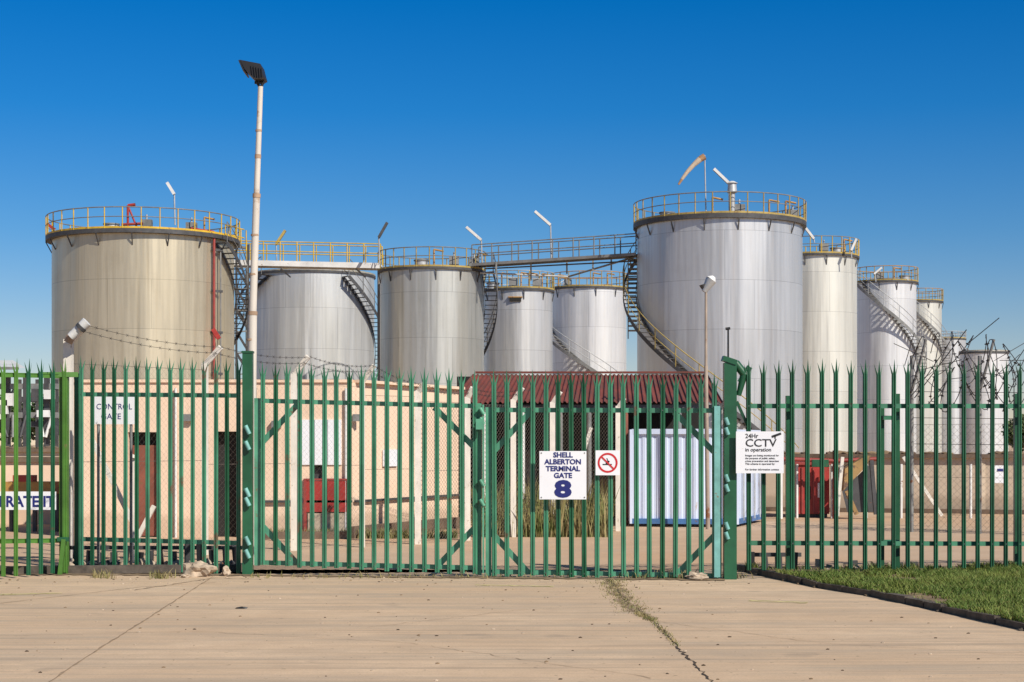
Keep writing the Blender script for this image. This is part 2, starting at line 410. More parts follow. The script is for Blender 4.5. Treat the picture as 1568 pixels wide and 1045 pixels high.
b.obj('palisade_fence')
b=MB(); section(b,1146,20.15,1850,21.2,(552,553),(872,868),[(622,622),(832,834)],.181,'green_dark','green_gate')
for px,py,d in ((1209,606,20.35),(1376,603,20.6),(1352,625,20.62),(1560,603,20.95),(1740,603,21.1)):
    b.bb(X(px,d)-.03,X(px,d)+.03,d+.0+.06,d+.13,0,Z(py,d),'green_dark')
b.beam(P(1352,640,20.6),P(1376,640,20.6),.04,.05,'green_gate')
b.beam(P(1352,830,20.6),P(1376,830,20.6),.04,.05,'green_gate')
b.obj('palisade_fence')
b=MB(); d=20.85
b.bb(X(372,d),X(387,d),d-.05,d+.07,0,Z(541,d),'green_dark'); b.bb(X(371,d),X(388,d),d-.06,d+.08,Z(541,d),Z(538,d),'green_dark')
for py in (652,676,748,762,822,842):
    b.tube(P(376,py,d-.1),P(382,py+13,d-.1),.028,'teal',6,cap=True)
b.obj('gate_post')
b=MB(); d=20.15
b.bb(X(1108,d),X(1127,d),d-.07,d+.08,0,Z(556,d),'green_dark')
b.beam(P(1106,549,d),P(1127,556,d),.17,.06,'green_dark')
b.tube(P(1126,556,d),P(1141,575,d),.05,'green_dark',8,cap=True)
b.tube(P(1141,566,d),P(1131,606,d),.05,'green_dark',8,.03,cap=True)
b.beam(P(1133,586,d),P(1148,562,d),.03,.07,'green_dark'); b.beam(P(1128,615,d),P(1146,655,d),.02,.035,'green_dark')
b.tube(P(1115,503,d),P(1115,550,d),.012,'black',6); b.tube(P(1111,504,d),P(1118,503,d),.018,'black',6,cap=True)
for py in (640,655,727,742,800,815):
    b.tube(P(1111,py,d-.1),P(1115,py+11,d-.1),.026,'teal',6,cap=True)
b.obj('gate_post')
def leaf(pa,da,pb,db,top,bot,rt,rb):
    b=MB(); A,B,dd,L=section(b,pa+9,da,pb-6,db,top,bot,[rt,rb],.157,'green_gate','green_frame',lean=.008,alt='green_dark')
    a=lambda px,py: P(px,py,da+(db-da)*(px-pa)/(pb-pa)+.03)
    for px in (pa,pb):
        t=(px-pa)/(pb-pa); w_=.07
        b.beam(a(px,rt[0]+(rt[1]-rt[0])*t-4),a(px,bot[0]+(bot[1]-bot[0])*t),w_,.05,'green_frame',Vector((0,1,0)))
    T=rt[0];Tb=rt[1];B0=rb[0];B1=rb[1]
    for p0,p1 in (((pa,T+72),(pa+65,T+2)),((pb,Tb+70),(pb-68,Tb+2)),((pa,B0-65),(pa+60,B0)),((pb,B1-68),(pb-66,B1))):
        b.beam(a(*p0),a(*p1),.012,.07,'green_frame',Vector((0,1,0)).cross(Vector((1,0,0))))
    return b
b=leaf(394,20.85,733,20.5,(555,568),(866,880),(614,622),(862,870))
for py in (625,640,735,765): b.tube(P(735,py,20.4),P(741,py+10,20.4),.025,'green_frame',6,cap=True)
b.bb(X(729,20.4),X(741,20.4),20.3,20.36,Z(658,20.4),Z(642,20.4),'green_frame')
b.beam(P(740,620,20.45),P(740,878,20.45),.02,.08,'green_frame',Vector((0,1,0)))
b.obj('gate_leaf')
b=leaf(748,20.45,1100,20.15,(568,573),(882,885),(628,629),(876,882))
b.beam(P(1098,622,20.1),P(1098,884,20.1),.07,.04,'teal',Vector((0,1,0)))
b.obj('gate_leaf')

# ---------------------------------------------------------------- signs
def text(body,size,loc,mat,parent,bold=.02,align='CENTER',sx=1.0):
    cu=bpy.data.curves.new('lettering','FONT'); cu.body=body; cu.size=size; cu.align_x=align; cu.offset=bold*size; cu.extrude=.0008
    cu.resolution_u=3
    o=bpy.data.objects.new('lettering',cu); COL.objects.link(o); o.location=loc; o.rotation_euler=(math.radians(90),0,0); o.scale=(sx,1,1)
    cu.materials.append(M[mat]); o.parent=parent; return o
def panel(e,px0,px1,py0,py1,d,mat='signwhite',th=.006,name='board'):
    b=MB(); b.bb(X(px0,d),X(px1,d),d,d+th,Z(py1,d),Z(py0,d),mat); return b.obj(name,e)
d=20.2; e=empty('terminal_gate_sign'); panel(e,826,898,691,765,d)
cx=X(862,d)
for s_,py in (('SHELL',700.5),('ALBERTON',711),('TERMINAL',721.5),('GATE',732)):
    text(s_,.083,(cx,d-.003,Z(py,d)),'navy',e,.035,sx=1.04)
text('8',.265,(cx,d-.003,Z(760.5,d)),'navy',e,.05,sx=1.45)
b=MB()
for px,py in ((829,694),(895,694),(829,762),(895,762)): b.tube(P(px,py,d-.004),P(px,py,d+.02),.009,'msteel',8,cap=True)
b.obj('bolts',e)
e=empty('no_smoking_sign'); panel(e,912,949,690,728,d)
b=MB()
c0=P(930.5,709,d-.003); r1,r2=.118,.095
vs=[];K=40
for i in range(K):
    t=2*math.pi*i/K
    for r in (r1,r2): vs.append((c0.x+r*math.cos(t),c0.y,c0.z+r*math.sin(t)))
b.add(vs,[(2*i,2*i+1,(2*i+3)%(2*K),(2*i+2)%(2*K)) for i in range(K)],'signred')
c1=c0+Vector((0,-.002,0))
b.beam(c1+Vector((-.07,0,.07)),c1+Vector((.07,0,-.07)),.001,.018,'signred',Vector((1,0,1)).normalized())
b.obj('prohibition_ring',e)
b=MB(); c2=c0+Vector((0,.001,0))
b.beam(c2+Vector((-.06,0,-.02)),c2+Vector((.05,0,-.02)),.001,.013,'ink',Vector((0,0,1)))
b.beam(c2+Vector((.01,0,.0)),c2+Vector((-.01,0,.055)),.001,.010,'ink',Vector((1,0,0)))
b.beam(c2+Vector((-.02,0,-.01)),c2+Vector((.02,0,.02)),.001,.02,'ink',Vector((0,0,1)))
b.obj('cigarette_symbol',e)
d=20.0; e=empty('cctv_sign'); panel(e,1127,1200,661,725,d)
text('24Hr',.072,(X(1141,d),d-.003,Z(671,d)),'ink',e,.015,'LEFT')
text('CCTV',.125,(X(1141,d),d-.003,Z(684,d)),'ink',e,.01,'LEFT',1.12)
text('in operation',.062,(X(1141,d),d-.003,Z(691.5,d)),'ink',e,.01,'LEFT')
for i,s_ in enumerate(('Images are being monitored for','the purpose of public safety,','crime prevention and detection','This scheme is operated by:','','For further information contact')):
    text(s_,.031,(X(1141,d),d-.003,Z(699+i*4.3,d)),'ink',e,.003,'LEFT')
b=MB(); b.beam(P(1182,669,d-.004),P(1196,664,d-.004),.004,.025,'ink',Vector((0,0,1)));b.beam(P(1187,667,d-.004),P(1187,672,d-.004),.004,.012,'ink',Vector((1,0,0)));b.obj('camera_symbol',e)
e=empty('control_gate_sign'); d=22.1; panel(e,139,211,605,650,d)
text('CONTROL',.105,(X(175,d),d-.003,Z(627,d)),'navy',e,.0,sx=.92); text('GATE 7',.105,(X(175,d),d-.003,Z(642,d)),'navy',e,.0)
b=MB(); b.tube((X(150,d),d+.03,0),(X(150,d),d+.03,Z(605,d)),.02,'msteel',6); b.tube((X(200,d),d+.03,0),(X(200,d),d+.03,Z(605,d)),.02,'msteel',6); b.obj('supports',e)
d=25.5; e=empty('banner_sign'); panel(e,-140,86,753,781,d)
text('NO ENTRY  SEPERATE IT',.225,(X(84,d),d-.003,Z(776,d)),'navy',e,.03,'RIGHT',.93)
b=MB()
for px in (-130,-30,80): b.tube((X(px,d),d+.04,0),(X(px,d),d+.04,Z(750,d)),.025,'msteel',6)
b.obj('supports',e)

# ---------------------------------------------------------------- stub rows
def stubs(px0,px1,d,name,mats,h0,h1,rail):
    b=MB(); x=X(px0,d)
    while x<X(px1,d):
        h=U(h0,h1); b.box((x,d+U(-.03,.03),h/2),(U(.06,.09),.05,h),random.choice(mats),Matrix.Rotation(U(-.12,.12),3,'Y')); x+=U(.12,.19)
    if rail: b.beam((X(px0,d),d+.06,rail),(X(px1,d),d+.06,rail),.04,.05,mats[0])
    b.obj(name)
stubs(102,372,22.3,'cut_picket_row',['dsteel','dsteel','black'],.18,.32,.24)
stubs(1150,1228,21.2,'cut_picket_row',['dsteel','black'],.2,.3,.22)
stubs(1252,1405,21.6,'broken_concrete_stubs',['stub','stub','dsteel'],.07,.15,0)
b=MB()
for i in range(46):
    d=21.9+U(-.4,.4); px=U(100,360); rock(b,(X(px,d),d,.04),U(.03,.08),.06,U(.03,.08),random.choice(['rock','dsteel','stub','soil']),1,.4)
for i in range(60):
    d=21.3+U(-.2,.4); px=U(1130,1700); rock(b,(X(px,d),d,.03),U(.02,.07),.05,U(.02,.05),random.choice(['rock','soil','stub','dsteel']),1,.4)
b.obj('rubble')
b=MB(); b.beam((X(-60,21.3),20.8,.05),(X(372,21.3),21.3,.05),.12,.1,'kerb'); b.obj('kerb')

# ---------------------------------------------------------------- concrete bent posts + chain-link
def bentpost(px,pytop,d,armx=24,army=-22,w_=.09,mat='concpost',lean=0):
    b=MB(); x=X(px,d); zt=Z(pytop,d)
    b.beam((x,d,0),(x+lean,d,zt),w_,w_,mat,Vector((0,1,0)))
    b.beam((x+lean,d,zt-.03),P(px+armx+lean*F/d,pytop+army,d-.06),w_*.9,w_*.85,mat,Vector((0,1,0)))
    return b.obj('concrete_fence_post'),Vector((x,d,zt))
cps=[(105,520,22.6,28,-24,.11),(314,556,24.6,24,-24,.085),(450,572,25.6,22,-26,.085),(555,582,26.4,18,-22,.075),(640,598,27.2,10,-10,.095),(716,608,28.3,8,-14,.095),(786,612,29.3,14,-18,.095),(846,616,30.2,12,-16,.095),(946,622,31.3,10,-12,.085)]
tops=[]
for c_ in cps:
    _,t=bentpost(*c_); tops.append(t)
bentpost(205,700,23.2,0,-1,.06)
b=MB(); 
for (px0,py0,px1,py1,d) in ((140,672,203,800,23.5),(205,835,236,775,23.5),(862,800,905,655,31),(1290,700,1282,790,33),(1383,700,1442,790,33)):
    b.beam(P(px0,py0,d),P(px1,py1,d),.06,.06,'concpost')
b.obj('raking_stays')
def chain(a,c_,h,name,mesh=.075,r=.0022,z0=.05):
    b=MB(); a=Vector((a[0],a[1],0)); c_=Vector((c_[0],c_[1],0)); L=(c_-a).length; d=(c_-a)/L
    nn=int((L+h)/mesh)
    for i in range(nn):
        s0=-h+i*mesh
        for sg in (0,1):
            u0,u1=(s0,s0+h); za,zb=(0,h) if sg==0 else (h,0)
            if u0<0: t=-u0/h; za=za+(zb-za)*t; u0=0
            if u1>L: t=(L-u0)/(u1-u0) if u1>u0 else 0; zb=za+(zb-za)*t; u1=L
            if u1-u0<.01: continue
            b.tube(a+d*u0+Vector((0,0,z0+za)),a+d*u1+Vector((0,0,z0+zb)),r,'wire',3)
    for zz in (z0,z0+h*.5,z0+h): b.tube(a+Vector((0,0,zz)),c_+Vector((0,0,zz)),.0035,'wire',3)
    b.obj(name)
for t0,t1 in zip(tops[:],tops[1:]):
    near=t1.x<X(700,27)
    chain((t0.x,t0.y+.06),(t1.x,t1.y+.06),min(t0.z,t1.z)-.15,'chain_link_fence',.09 if near else .075,.0009 if near else .0022)
def barb(name,pts,sag=.05,r=.0032,mat='razor'):
    b=MB()
    for a,c_ in zip(pts,pts[1:]):
        a=Vector(a);c_=Vector(c_); m_=14; pr=a
        for i in range(1,m_+1):
            t=i/m_; q=a.lerp(c_,t); q.z-=sag*4*t*(1-t); b.tube(pr,q,r,mat,3)
            b.tube(q+Vector((-.015,0,.02)),q+Vector((.015,0,-.02)),r*.8,mat,3); b.tube(q+Vector((.015,0,.02)),q+Vector((-.015,0,-.02)),r*.8,mat,3); pr=q
    b.obj(name)
barb('barbed_wire',[P(132,498,22.5),P(340,532,24.5),P(476,547,25.5),P(573,560,26.3),P(652,590,27.2),P(725,596,28.3),P(800,596,29.3)],.06)
barb('barbed_wire',[P(122,506,22.5),P(330,541,24.5),P(466,556,25.5),P(567,568,26.3),P(648,594,27.2),P(722,601,28.3),P(796,603,29.3)],.06)
b=MB(); b.tube(P(108,516,22.3),P(133,493,22.3),.055,'wsteel',8,.07,cap=True); b.tube(P(122,504,22.28),P(126,500,22.28),.075,'dsteel',8,cap=True)
b.tube(P(104,525,22.4),P(110,513,22.4),.06,'polerust',8,cap=True); b.obj('floodlight')

# ---------------------------------------------------------------- plaster building
def openwall(b,x0,x1,y0,th,z0,z1,ops,mat):
    ops=sorted(ops); x=x0
    for (a,c_,lo,hi) in ops:
        b.bb(x,a,y0,y0+th,z0,z1,mat)
        if lo>z0: b.bb(a,c_,y0,y0+th,z0,lo,mat)
        if hi<z1: b.bb(a,c_,y0,y0+th,hi,z1,mat)
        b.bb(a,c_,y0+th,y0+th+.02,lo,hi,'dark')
        x=c_
    b.bb(x,x1,y0,y0+th,z0,z1,mat)
D0=29.2; e=empty('plaster_building'); zt=Z(586,D0)
b=MB()
ops=[(X(196,D0),X(243,D0),.0,Z(662,D0)),(X(328,D0),X(364,D0),.0,Z(661,D0)),(X(474,D0),X(496,D0),.0,Z(712,D0))]
openwall(b,X(112,D0),X(540,D0),D0,.22,0,zt,ops,'plaster')
A=Vector((X(540,D0),D0,0)); C=Vector((X(702,33),33,0))
b.add([A,C,C+Vector((0,0,zt)),A+Vector((0,0,zt))],[(0,1,2,3)],'plaster')
b.add([C,C+Vector((-.3,6,0)),C+Vector((-.3,6,zt)),C+Vector((0,0,zt))],[(0,1,2,3)],'plaster')
xl=X(112,D0)
b.add([(xl,D0+.22,0),(xl,D0+8,0),(xl,D0+8,zt),(xl,D0+.22,zt)],[(3,2,1,0)],'plaster')
b.add([(xl,D0+8,0),(C.x-.3,39,0),(C.x-.3,39,zt),(xl,D0+8,zt)],[(0,1,2,3)],'plaster')
b.obj('walls',e)
b=MB(); b.add([(xl,D0,zt-.08),(A.x,A.y,zt-.08),(C.x,C.y,zt-.08),(C.x-.3,39,zt-.08),(xl,D0+8,zt-.08)],[(0,1,2,3,4)],'bund')
dv=(C-A).normalized(); nrm=Vector((dv.y,-dv.x,0))
b.bb(xl-.04,A.x,D0-.04,D0+.24,zt,zt+.05,'plaster')
b.beam(A+Vector((0,.1,zt+.025)),C+Vector((0,.1,zt+.025)),.28,.05,'plaster')
b.obj('roof_slab',e)
b=MB()
b.bb(X(200,D0),X(238,D0),D0+.12,D0+.16,0.02,Z(682,D0),'brown')
b.bb(X(476,D0),X(494,D0),D0+.12,D0+.16,0.02,Z(716,D0),'dsteel')
b.obj('doors',e)
b=MB(); d=D0-.03
b.bb(X(463,D0),X(523,D0),d,D0,Z(712,D0),Z(643,D0),'signwhite')
for px in (482,502): b.bb(X(px,D0)-.01,X(px,D0)+.01,d-.01,d,Z(712,D0),Z(643,D0),'galv')
b.beam(A.lerp(C,.25)+nrm*.03+Vector((0,0,1.35)),A.lerp(C,.38)+nrm*.03+Vector((0,0,1.35)),.02,.3,'signwhite')
b.beam((X(380,D0),D0-.05,Z(768,D0)),(A.x,D0-.05,Z(768,D0)),.04,.04,'dsteel'); b.beam(A+nrm*.05+Vector((0,0,Z(768,D0))),C+nrm*.05+Vector((0,0,Z(768,D0))),.04,.04,'dsteel')
for px in (270,392,455,530): b.tube((X(px,D0),D0-.05,0),(X(px,D0),D0-.05,zt-.1),.022,'wsteel' if px!=392 else 'msteel',6)
for px,py in ((290,640),(424,650),(548,640)): b.box((X(px,D0),D0-.06,Z(py,D0)),(.16,.1,.12),'msteel')
b.obj('boards_and_pipe',e)
e=empty('red_double_doors'); b=MB()
b.bb(X(470,D0),X(500,D0),D0-.07,D0-.03,Z(784,D0),Z(737,D0),'red'); b.bb(X(502,D0),X(532,D0),D0-.07,D0-.03,Z(784,D0),Z(737,D0),'red')
b.obj('door_leaves',e); b=MB()
for px in (468,534): b.bb(X(px,D0)-.025,X(px,D0)+.025,D0-.08,D0-.02,.02,Z(733,D0),'redpipe')
b.bb(X(470,D0),X(532,D0),D0-.08,D0-.02,Z(736,D0),Z(733,D0),'redpipe'); b.bb(X(496,D0),X(499,D0),D0-.085,D0-.07,Z(764,D0),Z(757,D0),'galv')
b.bb(X(472,D0),X(530,D0),D0-.06,D0-.04,.02,Z(786,D0),'stub')
b.obj('door_frame',e)
b=MB(); b.beam(A.lerp(C,.0)+Vector((0.0,-.4,.1)),C+Vector((0,-.4,.1)),.15,.2,'cap'); b.beam((X(385,28.4),28.7,.06),(A.x,A.y-.4,.06),.15,.12,'cap'); b.obj('drain_kerb')

# ---------------------------------------------------------------- red roofed shed
e=empty('red_roofed_shed')
b=MB(); x0,x1=X(690,33.5),X(1105,33.5); ze=Z(617,33.5); zr=Z(574,38.5)
nn=220
vs=[]
for i in range(nn+1):
    t=i/nn; z_=.016*(1 if i%4<2 else -1)
    lift=.03*noise.noise(Vector((i*.06,0,0)))
    vs+= [(x0+(x1-x0)*t,33.3,ze+z_+lift),(X(724,38.5)+(x1+.3-X(724,38.5))*t,38.5,zr+z_)]
b.add(vs,[(2*i,2*i+2,2*i+3,2*i+1) for i in range(nn)],'roof')
b.add([(X(724,38.5),38.51,zr-.02),(x1+.3,38.51,zr-.02),(x1+.3,43,ze),(X(700,38.5),43,ze)],[(0,1,2,3)],'roof')
b.bb(X(728,38.5),x1+.3,38.4,38.6,zr+.03,zr+.07,'roof')
b.obj('corrugated_roof',e)
b=MB(); b.beam((x0,33.45,ze-.09),(x1,33.45,ze-.09),.08,.1,'dsteel')
for px in (742,800,858,902,958,1040,1100):
    b.tube((X(px,33.5),33.5,0),(X(px,33.5),33.5,ze-.1),.05,random.choice(['wsteel','brown','msteel']),8)
for px in (760,860,960): b.beam((X(px,33.5),33.5,ze-.1),(X(px,38.5),38.4,zr-.1),.05,.08,'dsteel')
b.obj('frame',e)
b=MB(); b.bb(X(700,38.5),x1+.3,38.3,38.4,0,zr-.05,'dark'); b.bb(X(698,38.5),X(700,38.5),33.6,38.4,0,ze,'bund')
for px,py,w_ in ((745,740,.3),(770,720,.5),(800,690,.3),(830,700,.7),(880,740,.4),(910,690,.35),(935,720,.3)):
    b.bb(X(px,37),X(px,37)+w_,37,37.4,0,Z(py,37),random.choice(['msteel','brown','dsteel','ochre']))
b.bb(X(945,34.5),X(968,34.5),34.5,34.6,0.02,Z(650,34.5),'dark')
b.obj('back_wall',e)

# container
e=empty('shipping_container'); b=MB()
dA=33.0; p0=Vector((X(968,dA),dA,0)); p1=Vector((X(1127,dA-.35),dA-.35,0)); z0=.06; z1=Z(658,33)
dv=(p1-p0); L=dv.length; dv.normalize(); nr=Vector((dv.y,-dv.x,0)); bk=-nr*2.6
def corr(p,dv,L,nr,z0,z1,mat,pitch=.14,dep=.016):
    pts=[];s=0
    while s<L-.001:
        for ds,o in ((0,0),(pitch*.4,0),(pitch*.55,-dep),(pitch*.85,-dep)):
            if s+ds<L: pts.append(p+dv*(s+ds)+nr*o)
        s+=pitch
    pts.append(p+dv*L)
    vs=[]
    for q in pts: vs+= [q+Vector((0,0,z0)),q+Vector((0,0,z1))]
    b.add(vs,[(2*i,2*i+2,2*i+3,2*i+1) for i in range(len(pts)-1)],mat)
corr(p0+dv*.06,dv,L-.12,nr*1,z0+.1,z1-.08,'bluec')
for z_ in (z0+.05,z1-.04): b.beam(p0+Vector((0,0,z_))+nr*.01,p1+Vector((0,0,z_))+nr*.01,.08,.1,'bluec' if z_>1 else 'blue')
for q in (p0,p1): b.beam(q+Vector((0,0,z0)),q+Vector((0,0,z1)),.1,.1,'bluec')
q=p1+Vector((X(1166,35.5)-p1.x,2.6,0))*1.0
b.add([p1+Vector((0,0,z0)),q+Vector((0,0,z0)),q+Vector((0,0,z1)),p1+Vector((0,0,z1))],[(0,1,2,3)],'bluec')
dq=(q-p1)
for t in (.2,.4,.6,.8):
    b.tube(p1+dq*t+Vector((.03,-.03,z0+.05)),p1+dq*t+Vector((.03,-.03,z1-.05)),.02,'blue' if t in(.4,) else 'galv',6)
b.beam(q+Vector((0,0,z0)),q+Vector((0,0,z1)),.09,.09,'blue')
b.beam(p1+Vector((0,0,z0+.05)),q+Vector((0,0,z0+.05)),.08,.1,'blue')
p0b=p0+Vector((0,2.6,0))
b.add([p0+Vector((0,0,z1)),p1+Vector((0,0,z1)),q+Vector((0,0,z1)),p0b+Vector((0,0,z1))],[(0,1,2,3)],'bluec')
b.add([p0+Vector((0,0,z0)),p0b+Vector((0,0,z0)),p0b+Vector((0,0,z1)),p0+Vector((0,0,z1))],[(3,2,1,0)],'bluec')
b.obj('body',e)

# ---------------------------------------------------------------- bund walls
def bund(name,pa,da,pb,db,ztop,sign=True):
    b=MB(); A=Vector((X(pa,da),da,0));B=Vector((X(pb,db),db,0)); L=(B-A).length; m_=int(L/2.4)
    for i in range(m_):
        q0=A.lerp(B,i/m_);q1=A.lerp(B,(i+1)/m_-.0015)
        b.beam(q0+Vector((0,0,ztop/2)),q1+Vector((0,0,ztop/2)),.2,ztop,'bund')
        b.beam(q0+Vector((0,-.12,ztop/2)),q0+Vector((.12,-.12,ztop/2)),.08,ztop-.02,'bund')
    b.beam(A+Vector((0,0,ztop+.04)),B+Vector((0,0,ztop+.04)),.42,.09,'cap')
    b.beam(A+Vector((0,0,.05)),B+Vector((0,0,.05)),.6,.1,'cap')
    for i in range(90):
        q=A.lerp(B,R_()); rock(b,(q.x,q.y,ztop+.1),U(.05,.25),.08,U(.02,.07),random.choice(['soil','cap']),1)
    b.obj(name)
bund('bund_wall',1130,41,1900,37.5,1.28)
bund('bund_wall',-500,44,118,44,1.4)
b=MB(); b.bb(X(1523,37.6),X(1540,37.6),37.6,37.63,Z(740,37.6),Z(713,37.6),'signwhite'); b.bb(X(1527,37.6),X(1536,37.6),37.59,37.6,Z(722,37.6),Z(718,37.6),'navy'); b.obj('wall_sign')
e=empty('red_pump_house'); b=MB(); d=37
b.bb(X(1220,d),X(1270,d),d,d+1.2,.08,Z(712,d),'red'); b.bb(X(1217,d),X(1273,d),d-.05,d+1.25,Z(712,d),Z(708,d),'redpipe')
for px in (1228,1245,1262): b.bb(X(px,d)-.015,X(px,d)+.015,d-.03,d,.1,Z(716,d),'redpipe')
b.bb(X(1233,d),X(1241,d),d-.02,d,Z(765,d),Z(745,d),'dark'); b.bb(X(1222,d),X(1268,d),d+.1,d+1.1,0,.08,'dsteel')
b.bb(X(1252,d),X(1258,d),d-.02,d,Z(762,d),Z(740,d),'signwhite')
b.obj('housing',e)
b=MB(); b.tube((X(1279,36.5),36.5,0),(X(1279,36.5),36.5,Z(690,36.5)),.06,'redpipe',8); b.tube((X(1279,36.5),36.5,Z(706,36.5)),(X(1345,36.5),36.5,Z(703,36.5)),.045,'redpipe',8)
b.tube((X(1195,36.5),36.5,0),(X(1195,36.5),36.5,Z(700,36.5)),.05,'wsteel',8); b.tube((X(1195,36.5),36.5,Z(703,36.5)),(X(1279,36.5),36.5,Z(706,36.5)),.045,'redpipe',8)
b.bb(X(1252,36.5)-.15,X(1252,36.5)+.2,36.3,36.4,Z(715,36.5),Z(704,36.5),'green_dark')
b.obj('fire_main_pipe')
e=empty('loading_chute'); b=MB(); d=36.2
pr=[(1291,752),(1328,712),(1334,698),(1326,698),(1294,718)]
vs=[P(x,y,d) for x,y in pr]+[P(x,y,d)+Vector((0,.9,0)) for x,y in pr]
b.add(vs,[(0,1,2,3,4),(9,8,7,6,5)]+[(i,i+5,(i+1)%5+5,(i+1)%5) for i in range(5)],'ochre')
b.add([P(1292,752,d)+Vector((0,.2,0)),P(1334,712,d)+Vector((0,.2,0)),P(1342,785,d)+Vector((0,.2,0)),P(1300,785,d)+Vector((0,.2,0))],[(0,1,2,3)],'dsteel')
b.beam(P(1334,705,d),P(1341,788,d),.08,.08,'dsteel'); b.beam(P(1296,752,d),P(1312,788,d),.08,.08,'ochre')
b.obj('chute_body',e)
b=MB()
for px in range(1180,1560,55): b.tube((X(px,35.5),36.7,0),(X(px,35.5),36.7,Z(712,35.5)),.03,'wsteel',6)
b.obj('white_marker_posts')

# ---------------------------------------------------------------- left area
e=empty('loading_gantry'); b=MB(); d=62
for px in (-60,-20,12,40,72,100):
    b.beam((X(px,d),d,0),(X(px,d),d,Z(575,d)),.18,.18,'dsteel'); b.beam((X(px,d),d+4,0),(X(px,d),d+4,Z(575,d)),.18,.18,'dsteel')
for py in (592,612,636,650):
    b.beam(P(-80,py,d),P(108,py,d),.15,.2,random.choice(['msteel','dsteel']))
    b.beam(P(-80,py,d+4),P(108,py,d+4),.15,.2,'dsteel')
for i in range(9):
    px=-60+i*20; b.tube(P(px,636,d-.1),P(px+U(-12,12),670,d-.3),.06,random.choice(['wsteel','dsteel','msteel']),6)
for i in range(5): b.beam(P(-40+i*32,650,d),P(-8+i*32,592,d),.08,.08,'dsteel')
for i in range(10): b.box(P(U(-60,100),U(600,665),d-.3),(U(.2,.7),.2,U(.2,.6)),random.choice(['wsteel','msteel','dsteel','white']))
b.obj('frame',e)
b=MB(); b.add([P(-90,564,d-1),P(40,564,d-1),P(20,552,d+3),P(-90,552,d+3)],[(0,1,2,3)],'wsteel'); b.bb(X(-90,d),X(40,d),d-1,d-.9,Z(568,d),Z(564,d),'msteel')
b.obj('canopy',e)
b=MB(); d=34
b.bb(X(-120,d),X(135,d),d,d+.2,0,Z(708,d),'plaster'); b.bb(X(-120,d),X(135,d),d-.06,d+.26,Z(708,d),Z(700,d),'cap'); b.obj('low_wall')
b=MB(); d=31
b.bb(X(8,d),X(90,d),d,d+.35,Z(756,d),Z(738,d),'orange'); b.bb(X(20,d),X(50,d),d-.02,d+.3,Z(738,d),Z(728,d),'red')
for px in (14,50,84): b.bb(X(px,d)-.03,X(px,d)+.03,d+.1,d+.2,0,Z(756,d),'dsteel')
b.obj('orange_barrier')
e=empty('notice_board'); b=MB(); d=31
b.bb(X(110,d),X(132,d),d,d+.02,Z(706,d),Z(690,d),'signwhite'); b.bb(X(112,d),X(130,d),d-.004,d,Z(704,d),Z(701,d),'blue'); b.tube((X(121,d),d+.04,0),(X(121,d),d+.04,Z(692,d)),.025,'msteel',6); b.obj('board',e)

# ---------------------------------------------------------------- trees
def tree(px,d,h,cr,seed):
    random.seed(seed); e=empty('tree'); b=MB(); x=X(px,d)
    b.tube((x,d,0),(x+.1,d,h*.5),.22,'bark',8,.13)
    cl=[]
    for i in range(9):
        a=U(0,6.28); r=U(.3,.85)*cr; q=Vector((x+math.cos(a)*r,d+math.sin(a)*r,h*U(.5,.9)))
        b.tube((x+.1,d,h*U(.3,.5)),q,.09,'bark',5,.03); cl.append(q)
    b.obj('trunk',e); b=MB(); vs=[];fs=[]
    for q in cl+[Vector((x,d,h*.85))]:
        s_=U(.3,.5)*cr
        for k_ in range(420):
            v=Vector((random.gauss(0,1),random.gauss(0,1),random.gauss(0,.8))).normalized()*s_*(R_()**.4)
            p=q+v; a=Vector((U(-1,1),U(-1,1),U(-1,1))).normalized()*.13; c_=a.cross(Vector((U(-1,1),U(-1,1),U(-1,1)))).normalized()*.1
            o=len(vs); vs+=[p-a,p+c_,p+a,p-c_]; fs.append((o,o+1,o+2,o+3))
    b.add(vs,fs,'leaf'); b.obj('crown',e)
tree(60,110,4.6,2.4,1); tree(-20,115,4.8,2.8,2); tree(1575,95,3.0,1.7,4); tree(1640,110,4,2.2,5)
random.seed(11)

